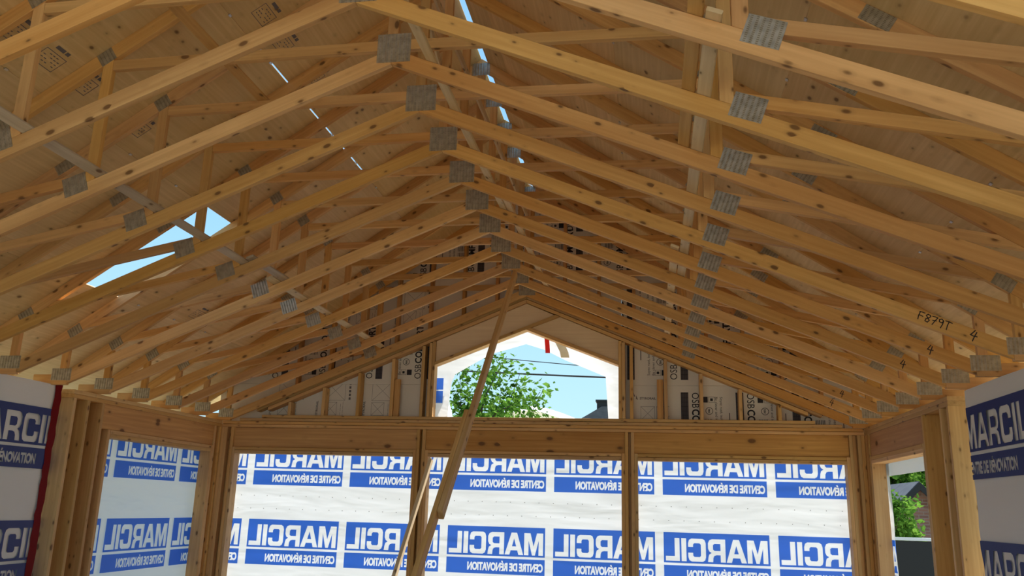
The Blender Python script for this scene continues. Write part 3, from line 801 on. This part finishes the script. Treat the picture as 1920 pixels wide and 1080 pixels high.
# right window: torn wrap, a strip left at the head and one at the far jamb
orr = wrap_sheet('house_wrap', 'torn house wrap strip hanging at the far jamb of the open side window', 0.445, 2.3, Vector((HW+0.162, 9.815, 0.0)), Vector((0, -1, 0)), MAT['wrap'], 1, seed=6, amp=0.002)
for v in orr.data.vertices:
    if v.co.x > 0.2: v.co.x = 0.2+(v.co.x-0.2)*(0.92-0.05*v.co.y)+0.012*math.sin(v.co.y*9)
add_prints(orr, 0.425, 2.3, [-0.415], [0.80], MAT['blue'], True, 0.006)
oh = wrap_sheet('house_wrap', 'folded strip of white house wrap left along the head of the open side window', 2.2, 0.42, Vector((HW+0.168, 9.60, 1.955)), Vector((0, -1, 0)), MAT['wrap'], 1, seed=7, amp=0.01)

# gable window: cut wrap folded round the opening
hole = [(-0.97, 2.45), (-0.965, 2.56), (-0.95, 2.80), (-0.93, 2.98), (-0.89, 3.07), (-0.66, 3.21), (-0.447, 3.337), (-0.20, 3.40), (-0.027, 3.446), (0.20, 3.37), (0.457, 3.258), (0.70, 3.16), (0.93, 3.049), (0.945, 2.80), (0.96, 2.553), (0.965, 2.45)]
outer = []
n = len(hole)
def outp(p):
    x, z = p
    return (x*1.32, 2.45) if z < 2.5 else (x*1.32, z+(0.30 if abs(x) < 0.9 else 0.1))
vs, fs = [], []
rr = random.Random(9)
for i, p in enumerate(hole):
    q = outp(p)
    for t in range(4):
        u = t/3
        vs.append((p[0]+(q[0]-p[0])*u, YS+0.045+rr.uniform(-0.012, 0.012)*(1-u)+(0.06*(1-u) if t == 0 else 0), p[1]+(q[1]-p[1])*u+rr.uniform(-0.01, 0.01)*(1-u)))
for i in range(n-1):
    for t in range(3):
        a = i*4+t; fs.append((a, a+1, a+5, a+4))
me = mesh('wrap', vs, fs)
for p in me.polygons: p.use_smooth = True
o = link('house_wrap', me, MAT['wrap']); tag(o, 'white house wrap cut open round the peaked gable window', 'house wrap')
q = quads([(0, 0.085, 0.16, 0.30), (0, 0.085, 0.0, 0.145)]); q.materials.append(MAT['blue'])
link('printed_panel', q, None, o, (-1.10, YS+0.03, 2.72), FLT)
vs, fs = [], []
for i in range(9):
    z = 2.50+0.55*i/8; wv = 0.02*math.sin(i*1.3)
    vs += [(-1.07, YS+0.155, z), (-1.0+wv*0.5, YS+0.165+wv, z), (-0.93+wv-0.08*(i/8)**2, YS+0.16-wv, z)]
    if i:
        j = 3*i; fs += [(j-3, j-2, j+1, j), (j-2, j-1, j+2, j+1)]
me = mesh('flap', vs, fs); o = link('wrap_flap', me, sheet_mat('film', (0.75, 0.82, 0.88), 0.7, 0.3)); tag(o, 'loose translucent flap of wrap hanging at the jamb of the gable window', 'house wrap')
def strip(name, pts, wd, mat, label, cat):
    vs, fs = [], []
    for i, (x, y, z) in enumerate(pts):
        vs += [(x-wd/2, y, z), (x+wd/2, y+0.004, z)]
        if i: j = 2*i; fs.append((j-2, j-1, j+1, j))
    o = link(name, mesh(name, vs, fs), mat); s_ = o.modifiers.new('s', 'SOLIDIFY'); s_.thickness = 0.001
    tag(o, label, cat); return o
strip('tape_strip', [(0.225, YS+0.02, 3.56), (0.232, YS+0.028, 3.49), (0.24, YS+0.024, 3.41), (0.245, YS+0.03, 3.325)], 0.055, MAT['tape_film'], 'short red tape strip hanging in the peak of the gable window', 'tape')
strip('wrap_flap', [(0.36, YS+0.02, 3.50), (0.40, YS+0.03, 3.42), (0.44, YS+0.035, 3.34), (0.455, YS+0.03, 3.27)], 0.10, sheet_mat('film_cream', (0.80, 0.74, 0.62), 0.5), 'cream scrap of wrap hanging beside the red tape in the gable window', 'house wrap')

# ------------------------------------------------------------------ temporary braces in the room
br = Vector((0.05, 8.475, 3.94)); lo = at_y(826, 965, 5.97)
up = (br-lo).normalized()
o1 = bar('brace_board', br, lo, 0.038, 0.089, MAT['stud'], None, side=Vector((1, 0, 0)), key='br')
tag(o1, 'long sloping brace board rising to the peak of the trusses, sawn end in mid air', 'board')
fl = at_y(779, 1080, 5.43); d2 = (fl-(br+Vector((-0.041, 0, -0.1)))).normalized()
b0 = lo+up*1.15+Vector((-0.041, 0, -0.01)); b1 = b0-up*((b0.z)/up.z-0.03)
o2 = bar('brace_board', b0, b1, 0.038, 0.089, MAT['stud'], None, side=Vector((1, 0, 0)), key='br')
tag(o2, 'lower brace board lapped beside the long brace, running down to the floor', 'board')
p0 = at_y(808, 862, 9.0); p1 = at_y(738, 1085, 8.45)
dd = (p1-p0).normalized(); p1 = p0+dd*((p0.z-0.012)/-dd.z)
o3 = bar('brace_board', p0, p1, 0.038, 0.064, MAT['strap'], None, side=Vector((1, 0, 0)), key='br')  # pale strap wood puts the window light on this board into its colour
tag(o3, 'thin board, coloured pale for the window light on it, leaning between the window posts behind the brace', 'board')

# ------------------------------------------------------------------ outdoors
def leaf_mat(name, a, c):
    m, N, L, b = new_mat(name); N.remove(b); out = N['Material Output']
    oi = N.new('ShaderNodeTexCoord'); no = N.new('ShaderNodeTexNoise'); no.inputs['Scale'].default_value = 2.5
    L.new(oi.outputs['Object'], no.inputs['Vector'])
    col = ramp(N, L, no.outputs[0], [(0.35, a), (0.65, c)])
    d = N.new('ShaderNodeBsdfDiffuse'); t = N.new('ShaderNodeBsdfTranslucent'); x = N.new('ShaderNodeMixShader'); x.inputs[0].default_value = 0.4
    L.new(col, d.inputs[0]); L.new(col, t.inputs[0]); L.new(d.outputs[0], x.inputs[1]); L.new(t.outputs[0], x.inputs[2]); L.new(x.outputs[0], out.inputs[0])
    return m
MAT['leaf'] = leaf_mat('leaf', (0.045, 0.12, 0.015), (0.17, 0.33, 0.05))
MAT['bark'] = wood('bark', (0.12, 0.09, 0.06), (0.05, 0.04, 0.03), knots=False)
def tube(bm, p0, p1, r0, r1, n=6):
    p0, p1 = Vector(p0), Vector(p1); z = (p1-p0).normalized(); x = z.orthogonal().normalized(); y = z.cross(x)
    A = [bm.verts.new(p0+(x*math.cos(2*math.pi*i/n)+y*math.sin(2*math.pi*i/n))*r0) for i in range(n)]
    B = [bm.verts.new(p1+(x*math.cos(2*math.pi*i/n)+y*math.sin(2*math.pi*i/n))*r1) for i in range(n)]
    for i in range(n): bm.faces.new((A[i], A[(i+1) % n], B[(i+1) % n], B[i]))
def tree(label, base, limbs, size, per, spread, seed, group=None):
    """limbs: branch tips (world); leaves in sprays along each limb"""
    rr = random.Random(seed)
    base = Vector(base); t = empty('leafy_tree', base); tag(t, label, 'tree', group)
    bm = bmesh.new()
    top = Vector((base.x, base.y, max(l.z for l in limbs)*0.72)); tube(bm, (0, 0, 0), top-base, 0.16, 0.07, 8)
    lv, lf = [], []
    for tip in limbs:
        f = rr.uniform(0.35, 0.85); st = base.lerp(top, f)
        mid = st.lerp(tip, 0.55)+Vector((rr.uniform(-.2, .2), rr.uniform(-.2, .2), rr.uniform(0, .3)))
        tube(bm, st-base, mid-base, 0.035, 0.018, 5); tube(bm, mid-base, tip-base, 0.018, 0.006, 4)
        for i in range(per):
            u = rr.random()**0.6
            c = (st.lerp(mid, u*2) if u < .5 else mid.lerp(tip, u*2-1)) if u < 0.98 else tip
            c = c+Vector((rr.gauss(0, spread), rr.gauss(0, spread), rr.gauss(0, spread*0.8)))-base
            a = Vector((rr.uniform(-1, 1), rr.uniform(-1, 1), rr.uniform(-0.8, 0.3))).normalized()
            b2 = a.orthogonal().normalized(); b2.rotate(Matrix.Rotation(rr.uniform(0, 6.28), 3, a))
            s = size*rr.uniform(0.6, 1.3); k = len(lv); nn = a.cross(b2)
            lv += [c, c+a*s*0.5+b2*s*0.28+nn*s*0.06, c+a*s, c+a*s*0.5-b2*s*0.28+nn*s*0.06]; lf += [(k, k+1, k+2), (k, k+2, k+3)]
    me = bpy.data.meshes.new('branches'); bm.to_mesh(me); bm.free()
    link('branches', me, MAT['bark'], t)
    tag(link('foliage', mesh('foliage', lv, lf), MAT['leaf'], t), kind='stuff')
    return t
rr = random.Random(11)
limbs = []
for (x, y) in ((872, 672), (905, 690), (930, 665), (862, 700), (950, 668), (975, 700), (900, 720), (940, 730), (1012, 735), (985, 745), (1020, 728), (850, 740), (960, 760), (915, 750), (880, 770), (1005, 765), (855, 775), (930, 780), (840, 800), (890, 800), (950, 800), (860, 830), (920, 840), (830, 760)):
    limbs.append(at_y(x, y, 19.0+rr.uniform(-1.2, 1.2)))
tree('bright leafy tree seen through the peaked gable window', (at_y(885, 800, 19.3).x, 19.3, GROUND), limbs, 0.15, 190, 0.17, 21)
limbs = [at_y(x, y, 20+rr.uniform(-.8, .8)) for (x, y) in ((1672, 935), (1690, 938), (1694, 945), (1680, 955), (1694, 965), (1688, 978), (1696, 985), (1690, 995), (1698, 1002), (1680, 1010), (1660, 960), (1660, 990))]
tree('leafy shrub tree in front of the brick garage', (at_y(1680, 1000, 20).x, 20, GROUND), limbs, 0.15, 150, 0.13, 22)
for i, (px, Y) in enumerate(((1640, 42), (1728, 52))):
    c = at_y(px, 905, Y)
    limbs = [c+Vector((rr.uniform(-3, 3), rr.uniform(-1.5, 1.5), rr.uniform(-1.5, 3.2))) for _ in range(26)]
    tree(('tall tree rising behind the garage roof ridge', 'tall tree behind the bare side of the garage gable')[i], (c.x, Y, GROUND), limbs, 0.42, 120, 0.55, 30+i, 'trees behind the garage')
# brick garage
def brick_mat():
    m, N, L, b = new_mat('brick'); tc = N.new('ShaderNodeTexCoord'); mp = N.new('ShaderNodeMapping'); mp.inputs['Rotation'].default_value = (math.pi/2, 0, 0)
    br_ = N.new('ShaderNodeTexBrick'); br_.inputs['Scale'].default_value = 1.0; br_.inputs['Brick Width'].default_value = 0.3; br_.inputs['Row Height'].default_value = 0.1
    br_.inputs['Mortar Size'].default_value = 0.012
    br_.inputs['Color1'].default_value = (0.16, 0.075, 0.06, 1); br_.inputs['Color2'].default_value = (0.26, 0.13, 0.10, 1); br_.inputs['Mortar'].default_value = (0.22, 0.17, 0.15, 1)
    L.new(tc.outputs['Object'], mp.inputs[0]); L.new(mp.outputs[0], br_.inputs['Vector']); L.new(br_.outputs[0], b.inputs['Base Color']); b.inputs['Roughness'].default_value = 0.9
    return m
MAT['brick'] = brick_mat()
MAT['shingle'] = wood('shingle', (0.12, 0.12, 0.135), (0.05, 0.05, 0.06), knots=False, big=(4, 4, 4))
YG = 30.0
pkp = at_y(1717, 903, YG)
gar = empty('brick_garage', (pkp.x, YG, GROUND)); tag(gar, 'brick garage with dark gable roof seen through the open side window', 'building')
hz = pkp.z-GROUND
prism('brick_wall', [(-3.0, 0), (3.0, 0), (3.0, hz-3.0*1.0-0.12), (0, hz-0.12), (-3.0, hz-3.0-0.12)], 0, 0.3, 0, MAT['brick'], gar)
prism('garage_door', [(-1.4, 0.0), (1.4, 0.0), (1.4, 1.55), (-1.4, 1.55)], -0.06, -0.005, 0, MAT['black'], gar)
for s in (-1, 1):
    prism('roof_slope', [(0, hz), (s*3.3, hz-3.3), (s*3.3, hz-3.42), (0, hz-0.12)], -0.35, 7.0, -s*math.pi/4, MAT['shingle'], gar)
    prism('barge_board', [(0, hz-0.02), (s*3.3, hz-3.32), (s*3.3, hz-3.55), (0, hz-0.28)], -0.40, -0.352, -s*math.pi/4, MAT['black'], gar)
# black screen fence
fx = at_y(1712, 1008, 14.0)
fen = empty('screen_fence', (fx.x, 14.0, GROUND)); tag(fen, 'black screened fence in the yard below the brick garage', 'fence')
abox('screen', -2.5, 2.5, -0.01, 0.01, 0.05, fx.z-GROUND-0.05, MAT['black'], fen, 0)
abox('top_rail', -2.5, 2.5, -0.025, 0.025, fx.z-GROUND-0.045, fx.z-GROUND, plain('rail', (0.6, 0.6, 0.62), 0.4), fen)
for x in (-2.4, 0.0, 2.4): abox('post', x-0.03, x+0.03, 0.012, 0.07, 0, fx.z-GROUND-0.05, MAT['black'], fen)
# neighbour's roof with chimney, white canopy, power lines
c0 = at_y(1112, 785, 34)
nh = empty('neighbour_house', (c0.x, 34, GROUND)); tag(nh, 'shingled neighbouring roof with black chimney beyond the gable window', 'building')
zz = at_y(1130, 762, 34).z-GROUND
prism('roof_slope', [(-0.75, zz-0.65), (0.35, zz), (4.0, zz), (4.0, zz-0.65)], 0, 0.5, 0, MAT['shingle'], nh)
prism('house_wall', [(-0.4, 0), (3.8, 0), (3.8, zz-0.66), (-0.4, zz-0.66)], 0.2, 4.0, 0, MAT['brick'], nh)
cx = at_y(1131, 770, 34).x-c0.x
abox('chimney', cx-0.26, cx+0.26, 0.1, 0.6, zz-0.5, zz+0.20, MAT['black'], nh)
abox('chimney_cap', cx-0.31, cx+0.31, 0.05, 0.65, zz+0.20, zz+0.28, MAT['black'], nh)
cc = at_y(1000, 785, 26)
bm = bmesh.new()
cn = empty('white_canopy', (cc.x, 26, GROUND)); tag(cn, 'white tent canopy behind the leafy tree', 'canopy')
zt_ = at_y(985, 762, 26).z-GROUND
vs = []; fs = []
for j in range(7):
    for i in range(13):
        u = -1+2*i/12; vv = -1+2*j/6
        h = zt_-0.62*(abs(u)**1.5)-0.25*vv*vv
        vs.append((u*1.9, vv*1.2, h))
for j in range(6):
    for i in range(12):
        a = j*13+i; fs.append((a, a+1, a+14, a+13))
link('canopy_top', mesh('canopy', vs, fs), plain('canvas', (0.85, 0.85, 0.83), 0.8), cn)
for x in (-1.85, 1.85):
    for y in (-1.15, 1.15): abox('pole', x-0.025, x+0.025, y-0.025, y+0.025, 0, zt_-0.85, MAT['clip'], cn)
for i, (a, c, r) in enumerate((((700, 648), (1330, 706), 0.010), ((640, 684), (1400, 718), 0.022))):
    p, q = at_y(*a, 40+2*i), at_y(*c, 40+2*i)
    d = q-p; p2, q2 = p-d*0.8, q+d*0.8
    bm = bmesh.new(); last = None
    for j in range(24):
        u0, u1 = j/24, (j+1)/24
        sg = lambda u: Vector((0, 0, -0.5*(1-(2*u-1)**2)+0.45))
        tube(bm, p2.lerp(q2, u0)+sg(u0), p2.lerp(q2, u1)+sg(u1), r*2, r*2, 6)
    me = bpy.data.meshes.new('power_line'); bm.to_mesh(me); bm.free()
    tag(link('power_line', me, MAT['cable']), ('thin upper power line crossing the sky', 'thick lower power cable crossing the sky')[i], 'cable')
